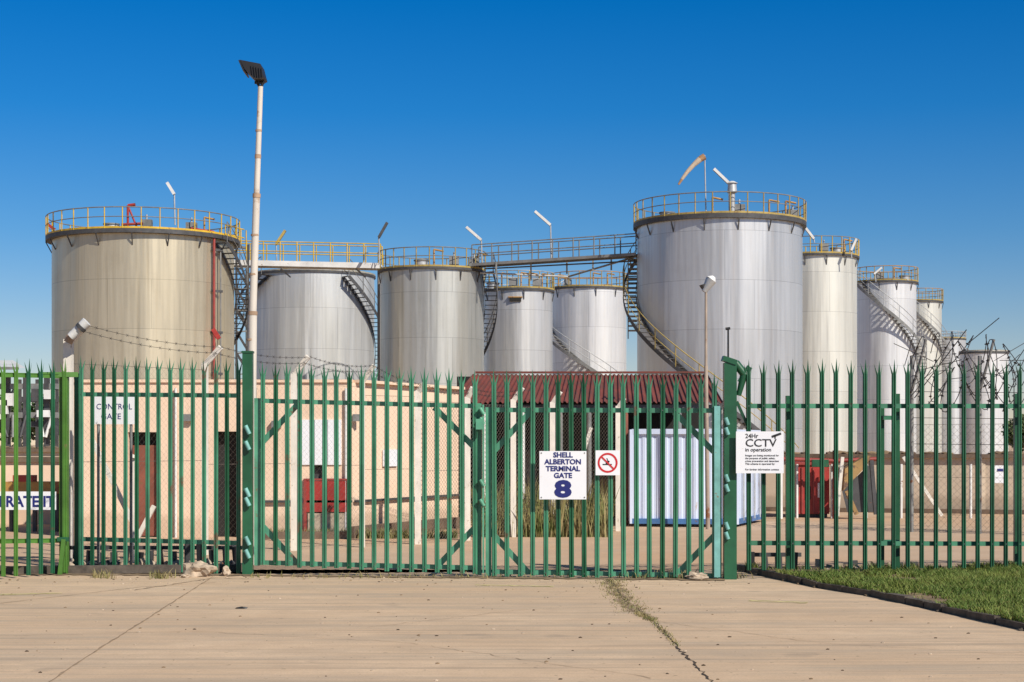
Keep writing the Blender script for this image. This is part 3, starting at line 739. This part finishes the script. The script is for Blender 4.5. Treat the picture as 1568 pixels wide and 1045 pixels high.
# ---------------------------------------------------------------- tanks
class Tank: pass
def tank(px0,px1,pyc,d,mat,rail='dyellow',post='yellow',railh=1.0,n=30,over=.3,band=.12,toe='dyellow',name='storage_tank'):
    T=Tank(); cx=(px0+px1)/2; T.cx=X(cx,d); T.d=d; T.R=(px1-px0)/2*d/F; dfront=d-T.R
    T.H=EYE+(HZ-pyc)*dfront/F; R=T.R;H=T.H
    T.e=empty(name)
    seg=128
    def pt(th,r,z): return Vector((T.cx+r*math.sin(th),T.d-r*math.cos(th),z))
    T.pt=pt
    me=bpy.data.meshes.new('shell'); vs=[];fs=[];uv=[]
    zs=[-.0,H*.5,H]
    for z in zs:
        for i in range(seg): vs.append(pt(2*math.pi*i/seg,R,z))
    for j in range(len(zs)-1):
        for i in range(seg):
            i2=(i+1)%seg; fs.append((j*seg+i,j*seg+i2,(j+1)*seg+i2,(j+1)*seg+i))
            u0=2*math.pi*i/seg*R;u1=2*math.pi*(i+1)/seg*R
            uv+=[(u0,zs[j]),(u1,zs[j]),(u1,zs[j+1]),(u0,zs[j+1])]
    me.from_pydata(vs,[],fs); l=me.uv_layers.new(name='UV')
    for i,q in enumerate(uv): l.data[i].uv=q
    for p in me.polygons: p.use_smooth=True
    me.materials.append(M[mat]); o=bpy.data.objects.new('shell',me); COL.objects.link(o); o.parent=T.e
    b=MB(); vs=[pt(2*math.pi*i/seg,R-.02,H-.02) for i in range(seg)]+[Vector((T.cx,T.d,H+R*.09))]
    b.add(vs,[(i,(i+1)%seg,seg) for i in range(seg)],'galv',True); b.obj('roof',T.e)
    b=MB(); vs=[]
    ri,ro=R-.15,R+over
    for i in range(seg):
        t=2*math.pi*i/seg
        vs+=[pt(t,ri,H),pt(t,ro,H),pt(t,ro,H+band),pt(t,ri,H+band)]
    fs=[]
    for i in range(seg):
        a=4*i;c_=4*((i+1)%seg)
        fs+=[(a,c_,c_+1,a+1),(a+1,c_+1,c_+2,a+2),(a+2,c_+2,c_+3,a+3)]
    b.add(vs,fs,'dsteel')
    for i in range(n):
        t=2*math.pi*(i+.5)/n
        if i%2==0 and over>.1:
            b.beam(pt(t,R,H-.55),pt(t,R+over,H-.0),.05,.05,'dsteel')
    b.obj('platform',T.e)
    b=MB(); r=R+over-.03
    for i in range(n):
        t=2*math.pi*i/n; b.tube(pt(t,r,H+band),pt(t,r,H+band+railh),.030,post,4)
    for zz,mm,rr in ((railh,rail,.028),(railh*.55,rail,.022)):
        for i in range(64): b.tube(pt(2*math.pi*i/64,r,H+band+zz),pt(2*math.pi*(i+1)/64,r,H+band+zz),rr,mm,4)
    for i in range(64): b.beam(pt(2*math.pi*i/64,r,H+band+.05),pt(2*math.pi*(i+1)/64,r,H+band+.05),.015,.09,toe)
    b.obj('railing',T.e)
    return T
def stairs(T,th0,z0,th1,z1,mat='msteel',rail='dyellow',wd=.65):
    b=MB(); th0=math.radians(th0);th1=math.radians(th1); nn=max(4,int(abs(z0-z1)/.22)); ri=T.R+.06; ro=ri+wd
    up=Vector((0,0,1)); prev=None
    for i in range(nn+1):
        t=i/nn; th=th0+(th1-th0)*t; z=z0+(z1-z0)*t
        a=T.pt(th,ri,z);c_=T.pt(th,ro,z); w_=abs(th1-th0)/nn*.42
        q=[T.pt(th-w_,ri,z),T.pt(th-w_,ro,z),T.pt(th+w_,ro,z),T.pt(th+w_,ri,z)]
        b.add(q+[v-Vector((0,0,.035)) for v in q],[(0,1,2,3),(7,6,5,4),(0,4,5,1),(1,5,6,2),(2,6,7,3)],mat)
        if i%4==0: b.tube(c_,c_+up*1.0,.025,rail,4)
        if prev:
            b.beam(prev[1]-up*.03,c_-up*.03,.02,.2,mat); b.beam(prev[0]-up*.03,a-up*.03,.02,.18,mat)
            b.tube(prev[1]+up,c_+up,.026,rail,4); b.tube(prev[1]+up*.55,c_+up*.55,.02,rail,4)
        prev=(a,c_)
    b.obj('spiral_stairs',T.e)
M['t1']=tank_mat('bronze_aluminium_tank',(.66,.575,.41),.6,.40,3,(.34,.25,.13),.35)
M['t2']=tank_mat('pale_aluminium_tank',(.70,.70,.67),.5,.42,11)
M['t3']=tank_mat('dull_aluminium_tank',(.62,.61,.55),.65,.38,23,(.26,.24,.17),.4)
M['t4']=tank_mat('grey_aluminium_tank',(.70,.695,.68),.55,.40,31)
M['t5']=tank_mat('silver_tank',(.80,.79,.77),.4,.42,47)
M['t6']=tank_mat('silver_grey_tank',(.68,.68,.67),.6,.38,59,(.38,.29,.22),.25)
M['t7']=tank_mat('cream_tank',(.76,.74,.65),.4,.42,71)
T1=tank(84,357,357,85,'t1','msteel','yellow',n=34,over=.3,toe='yellow',band=.2)
T2=tank(384,573,417,101,'t2','galv','dyellow',railh=.05,over=.08)
T3=tank(582,741,412,90,'t3','msteel','dyellow',n=26,over=.12)
T4=tank(741,846,444,101,'t4','galv','dyellow',n=20,over=.12)
T5=tank(844,959,441,116,'t5','orange','dyellow',n=22,over=.12)
T6=tank(976,1227,334,85,'t6','msteel','dyellow',n=32,over=.2,band=.22)
T7=tank(1180,1311,391,103,'t7','msteel','yellow',n=26,over=.15)
T8=tank(1311,1402,432,121,'t5','orange','dyellow',n=22,over=.15)
T9=tank(1378,1441,462,146,'t7','orange','dyellow',n=20,over=.15)
T10=tank(1470,1543,541,110,'t5','galv','galv',n=18,over=.05,railh=.05)
T11=tank(1425,1478,520,150,'t4','galv','galv',n=18,over=.05,railh=.6)
def zz(T,py,rf=0): return Z(py,T.d-T.R*rf)
stairs(T6,-145,T6.H,45,0.4,'dsteel','dyellow')
stairs(T5,-150,T5.H,42,zz(T5,600,.9),'msteel','galv')
stairs(T8,-60,T8.H,95,zz(T8,570,.5),'msteel','galv')
stairs(T9,-40,T9.H-.3,95,zz(T9,560,.5),'msteel','galv')
stairs(T2,35,T2.H-.2,125,zz(T2,590,0),'dsteel','msteel')
stairs(T2,-35,T2.H-.1,-120,zz(T2,500,0),'dsteel','msteel')
stairs(T1,62,T1.H-.2,150,zz(T1,560,0),'dsteel','msteel')
stairs(T3,70,T3.H,140,zz(T3,560,0),'dsteel','msteel')

def walkway(name,a,c_,wd,beam,rail,post,bmat,rh=1.0,step=1.2):
    b=MB(); a=Vector(a);c_=Vector(c_); d=(c_-a); L=d.length; dn=d.normalized(); sd=dn.cross(Vector((0,0,1))).normalized()
    for s_ in (-1,1):
        o=sd*s_*wd/2
        b.beam(a+o,c_+o,.06,beam,bmat)
        m_=int(L/step)
        for i in range(m_+1):
            q=a+o+d*(i/m_)+Vector((0,0,beam/2)); b.tube(q,q+Vector((0,0,rh)),.032,post,4)
        for h in (rh,rh*.5): b.tube(a+o+Vector((0,0,beam/2+h)),c_+o+Vector((0,0,beam/2+h)),.028,rail,4)
    b.beam(a,c_,wd-.07,.04,'dsteel')
    return b
b=walkway('w',P(355,404,90),P(584,409,90),1.2,.28,'yellow','yellow','wsteel',1.0,.8)
for px0,px1 in ((395,380),(430,445),(545,560)): b.beam(P(px0,412,90),P(px1,425,90),.08,.08,'msteel')
for t in (0,1): 
    pa=P(372+t*205,408,90.5); b.tube((pa.x,pa.y+1.5,0),(pa.x,pa.y+1.5,pa.z),.1,'msteel',6)
b.obj('elevated_walkway')
b=walkway('w',P(728,407,88.5),P(978,391,85.5),1.0,.14,'msteel','msteel','msteel',.95,1.0)
for px,l in ((760,14),(813,22),(868,14),(908,12),(936,12)):
    q=P(px,402-(px-760)*.05,87.5); b.beam(q,q-Vector((0,0,l*87.5/F+.3)),.08,.08,'msteel')
b.tube(P(735,418,88.5),P(870,424,89),.05,'galv',6); b.tube(P(870,424,89),P(975,393,86),.05,'msteel',6)
b.tube(P(742,412,88.5),P(975,400,86),.04,'dsteel',6)
b.obj('elevated_walkway')
b=MB(); d=86.5
for i in range(16):
    z=Z(398,d)-i*.24; xa=X(962,d);xb=X(976,d)
    b.bb(xa,xb,d-.4,d+.4,z-.02,z+.02,'msteel')
b.beam((X(961,d),d-.4,Z(395,d)),(X(961,d),d-.4,Z(520,d)),.05,.05,'msteel');b.beam((X(975,d),d-.4,Z(395,d)),(X(975,d),d-.4,Z(470,d)),.05,.05,'msteel')
b.obj('access_stair_tower')
b=MB()
for px,dd in ((362,88),(380,88),(362,90.5),(380,90.5)):
    b.beam((X(px,dd),dd,0),(X(px,dd),dd,Z(375,dd)),.1,.1,'dsteel')
for k_ in range(9):
    z=Z(410,88)-k_*1.1
    b.beam((X(362,88),88,z),(X(380,88),88,z-1.0),.06,.12,'dsteel'); b.beam((X(362,88),88,z),(X(380,88),88,z),.05,.05,'msteel')
    b.beam((X(380,88),88.6,z-1.0),(X(362,88),88.6,z-1.1),.3,.04,'msteel')
for i in range(5): b.tube(P(345+i*8,345+i*2,86),P(345+i*8,372+i*3,86),.03,'yellow',4)
b.tube(P(345,345,86),P(374,352,86),.03,'yellow',4); b.tube(P(345,358,86),P(374,365,86),.03,'yellow',4); b.beam(P(340,373,86),P(376,380,86),.5,.1,'msteel')
b.obj('access_stair_tower')
b=MB(); th=math.radians(58); q=T1.pt(th,T1.R+.18,0)
b.tube((q.x,q.y,0),(q.x,q.y,T1.H+.3),.065,'redpipe',8); q2=T1.pt(math.radians(63),T1.R+.25,0); b.tube((q2.x,q2.y,0),(q2.x,q2.y,T1.H-.4),.04,'msteel',8)
for k_ in range(6): z=1+k_*2; b.beam((q.x-.12,q.y,z),(q2.x+.1,q2.y,z),.05,.12,'dsteel')
b.tube((q.x,q.y,T1.H+.3),tuple(T1.pt(th-.3,T1.R+.1,T1.H+.35)),.05,'red',8)
b.beam((q.x-.05,q.y,Z(505,83)),(q.x+.25,q.y,Z(520,83)),.15,.2,'red')
b.obj('red_riser_pipe')
def fittings(T,items,name='tank_roof_fitting'):
    b=MB()
    for th,rf,kind in items:
        q=T.pt(math.radians(th),T.R*rf,T.H+.1+T.R*.09*(1-rf))
        up=Vector((0,0,1))
        if kind=='vent':
            b.tube(q,q+up*1.2,.14,'galv',8); b.tube(q+up*1.1,q+up*1.55,.24,'galv',10,.2,cap=True); b.tube(q+up*1.55,q+up*1.65,.28,'wsteel',10,.1,cap=True)
        elif kind=='red':
            b.tube(q,q+up*1.2,.06,'red',6); b.tube(q+Vector((.5,0,0)),q+up*1.2,.05,'red',6); b.tube(q+up*1.2,q+up*1.25+Vector((.35,0,.0)),.08,'red',6); b.tube(q+Vector((-.3,0,.3)),q+Vector((.7,0,.35)),.07,'redpipe',6)
        elif kind=='box': b.box(q+up*.35,(.5,.4,.4),'msteel'); b.tube(q,q+up*.8,.05,'galv',6)
        elif kind=='hatch': b.tube(q,q+up*.3,.35,'galv',12,cap=True); b.tube(q+up*.3,q+up*.36,.4,'msteel',12,cap=True)
        elif kind=='pipe': b.tube(q,q+up*.9,.05,'orange',6); b.tube(q+up*.9,q+up*.9+Vector((.5,0,-.1)),.05,'orange',6)
    b.obj(name)
fittings(T6,[(2,.95,'vent'),(-12,.9,'pipe'),(8,.9,'box'),(40,.8,'pipe'),(50,.93,'pipe'),(-50,.9,'hatch'),(62,.93,'box')])
fittings(T1,[(2,.95,'red'),(-10,.9,'hatch'),(14,.9,'box'),(45,.93,'box'),(58,.9,'pipe')])
fittings(T3,[(5,.9,'pipe'),(30,.9,'box'),(70,.95,'pipe'),(60,.95,'box'),(-10,.9,'hatch')])
fittings(T4,[(5,.9,'pipe'),(-10,.9,'box'),(-30,.95,'pipe'),(20,.9,'pipe'),(35,.93,'box'),(50,.9,'pipe'),(-50,.95,'hatch')])
fittings(T5,[(5,.9,'pipe'),(-40,.9,'box'),(30,.9,'pipe'),(-60,.95,'pipe')])
fittings(T7,[(25,.9,'hatch'),(5,.9,'box'),(40,.9,'pipe')])
fittings(T8,[(-25,.9,'box'),(5,.9,'pipe'),(30,.9,'hatch')])
b=MB()
b.bb(X(780,T4.d-T4.R),X(798,T4.d-T4.R),T4.d-T4.R-.1,T4.d-T4.R+.1,Z(462,T4.d-T4.R),Z(456,T4.d-T4.R),'dark'); b.bb(X(778,T4.d-T4.R),X(800,T4.d-T4.R),T4.d-T4.R-.12,T4.d-T4.R+.1,Z(456,T4.d-T4.R),Z(454.5,T4.d-T4.R),'orange')
b.obj('dark_tank_logo')  # dark rectangular logo on the tank face, orange strip above
def tubelight(px0,py0,px1,py1,pyb,d,mat='wsteel',mast=None):
    b=MB(); b.beam(P(px0,py0,d),P(px1,py1,d),.2,.13,mat); b.beam(P(px0,py0+1.6,d),P(px1,py1+1.6,d),.12,.06,'dsteel')
    mx=px1 if mast is None else mast; my=py0+(py1-py0)*((mx-px0)/(px1-px0) if px1!=px0 else 1)
    b.tube(P(mx,my,d),P(mx+1,pyb,d),.04,'galv',5); b.obj('tank_top_light')
tubelight(256,280,267,298,345,84,'wsteel'); tubelight(437,353,423,374,405,92,'dyellow',423); tubelight(593,341,580,364,405,88,'dsteel',580)
tubelight(714,348,737,368,405,88.5); tubelight(819,324,843,345,398,88); tubelight(1093,259,1116,281,330,82)
tubelight(1226,340,1246,366,372,98); tubelight(1311,366,1303,384,396,100); tubelight(1350,410,1338,420,432,118,'wsteel',1340)
tubelight(1404,430,1400,440,455,122); tubelight(72,343,84,352,366,84,'red')
b=MB(); d=83; ax=[(1079,240,7),(1072,244,6.5),(1062,253,5),(1052,264,4.2),(1044,275,3.2),(1039,283,2.2)]
for i,(q0,q1) in enumerate(zip(ax,ax[1:])): b.tube(P(q0[0],q0[1],d),P(q1[0],q1[1],d),q0[2]*d/F*.75,['sock2','sock','sock','sock','sock2'][i],10,q1[2]*d/F*.75)
b.tube(P(1079,238,d),P(1081,330,d),.035,'galv',5); b.obj('windsock')

# ---------------------------------------------------------------- floodlight pole, street lamp
e=empty('floodlight_pole'); b=MB(); d=22.6
b.tube(P(383,888,d),P(387,480,d),.060,'polewhite',16,.058); b.tube(P(387,480,d),P(393,300,d),.051,'polewhite',16,.047); b.tube(P(393,300,d),P(399,133,d),.040,'polewhite',16,.034,cap=True)
for py,px,rr in ((480,387,.063),(300,393,.053),(240,395,.042)): b.tube(P(px-.1,py+3,d),P(px+.1,py-3,d),rr,'polerust',14)
for py in (520,420,360,200): b.tube(P(384.6+(520-py)*.036,py+2,d),P(384.6+(520-py)*.036,py-1,d),.0615 if py>480 else (.054 if py>300 else .043),'polerust',14)
b.obj('mast',e)
b=MB()
b.tube(P(399,136,d),P(392,124,d),.02,'black',6);b.tube(P(399,136,d),P(404,124,d),.02,'black',6);b.tube(P(390,127,d),P(404,127,d),.02,'black',6)
pr=[(371,97),(402,103),(407,122),(402,125),(391,124),(378,111)]
y0=d-.2;y1=d+.16
vs=[(X(x,d),y0,Z(y,d)) for x,y in pr]+[(X(x,d),y1,Z(y,d)) for x,y in pr]
k_=len(pr); b.add(vs,[tuple(range(k_)),tuple(range(2*k_-1,k_-1,-1))]+[(i,i+k_,(i+1)%k_+k_,(i+1)%k_) for i in range(k_)],'black')
b.beam(P(370,98,d),P(377,114,d),.44,.02,'black')
for i in range(5): b.beam(P(385+i*4,100+i,d-.21),P(388+i*3.5,121,d-.21),.02,.012,'black',Vector((1,0,0)))
b.obj('lamp_head',e)
e=empty('street_lamp'); b=MB(); d=32
b.tube((X(1084,d),d,0),P(1081,560,d),.042,'polegrey',10,.036); b.tube(P(1081,560,d),P(1081,440,d),.028,'polegrey',10,.024,cap=True)
b.obj('mast',e); b=MB()
b.tube(P(1078,447,d),P(1089,429,d),.055,'galv',10,.11,cap=True); b.tube(P(1089,429,d),P(1093,424,d),.11,'wsteel',10,.04,cap=True); b.tube(P(1079,446,d),P(1076,436,d),.03,'dsteel',8,.07,cap=True)
b.obj('lamp_head',e)

# ---------------------------------------------------------------- razor wire
e=empty('razor_wire_fence'); b=MB(); random.seed(21)
def coil(pts,rad,pitch,mat='razor',r=.009):
    L=0;prev=None
    for a,c_ in zip(pts,pts[1:]):
        a=Vector(a);c_=Vector(c_); l=(c_-a).length; turns=l/pitch; m_=int(turns*18)
        for i in range(m_):
            ph=L+2*math.pi*i/18; q=a.lerp(c_,i/m_)
            rr=rad*(1+.3*noise.noise(Vector((ph*.12,rad*9,1)))); skew=.6*math.sin(ph*.23)
            p=q+Vector((math.sin(ph)*skew*rr+math.cos(ph)*.14,math.cos(ph)*rr*.8,math.sin(ph)*rr))
            if prev is not None:
                b.tube(prev,p,r,mat,3)
                if i%2==0:
                    dd=(p-prev).normalized(); s_=dd.cross(Vector((0,1,0)))*.045
                    b.add([p-dd*.025,p+s_,p+dd*.025,p-s_],[(0,1,2,3)],mat)
            prev=p
        L=ph
coil([P(1396,562,30.5),P(1470,562,30),P(1560,572,29.4),P(1750,576,28.6)],.56,.34)
coil([P(1400,600,30.8),P(1500,590,30.2),P(1600,598,29.6),P(1750,604,29)],.40,.40)
coil([P(1420,540,31.5),P(1530,556,30.8),P(1620,566,30)],.42,.5)
b.obj('razor_coils',e)
b=MB()
for px,d in ((1396,31),(1500,30.4),(1600,29.8),(1700,29)):
    b.tube((X(px,d),d,0),(X(px,d),d,Z(545,d)),.035,'msteel',6); b.tube((X(px,d),d,Z(600,d)),P(px+22,520,d-.2),.025,'msteel',6)
for py in (600,640,680): b.tube(P(1396,py,31),P(1700,py+3,29),.006,'razor',3)
for i in range(18):
    p0_=P(U(1390,1560),U(540,600),30.3); b.tube(p0_,p0_+Vector((U(-.7,.7),U(-.3,.3),U(-.4,.6))),.007,'razor',3)
b.tube(P(1400,610,30.6),P(1480,505,30.4),.01,'razor',3); b.tube(P(1480,528,30.4),P(1530,487,30.2),.009,'razor',3); b.tube(P(1385,560,31),P(1400,510,31),.008,'razor',3)
b.obj('posts_and_strands',e)
chain((X(1396,31),31),(X(1700,29),29),1.9,'chain_link_fence',.12,.002)
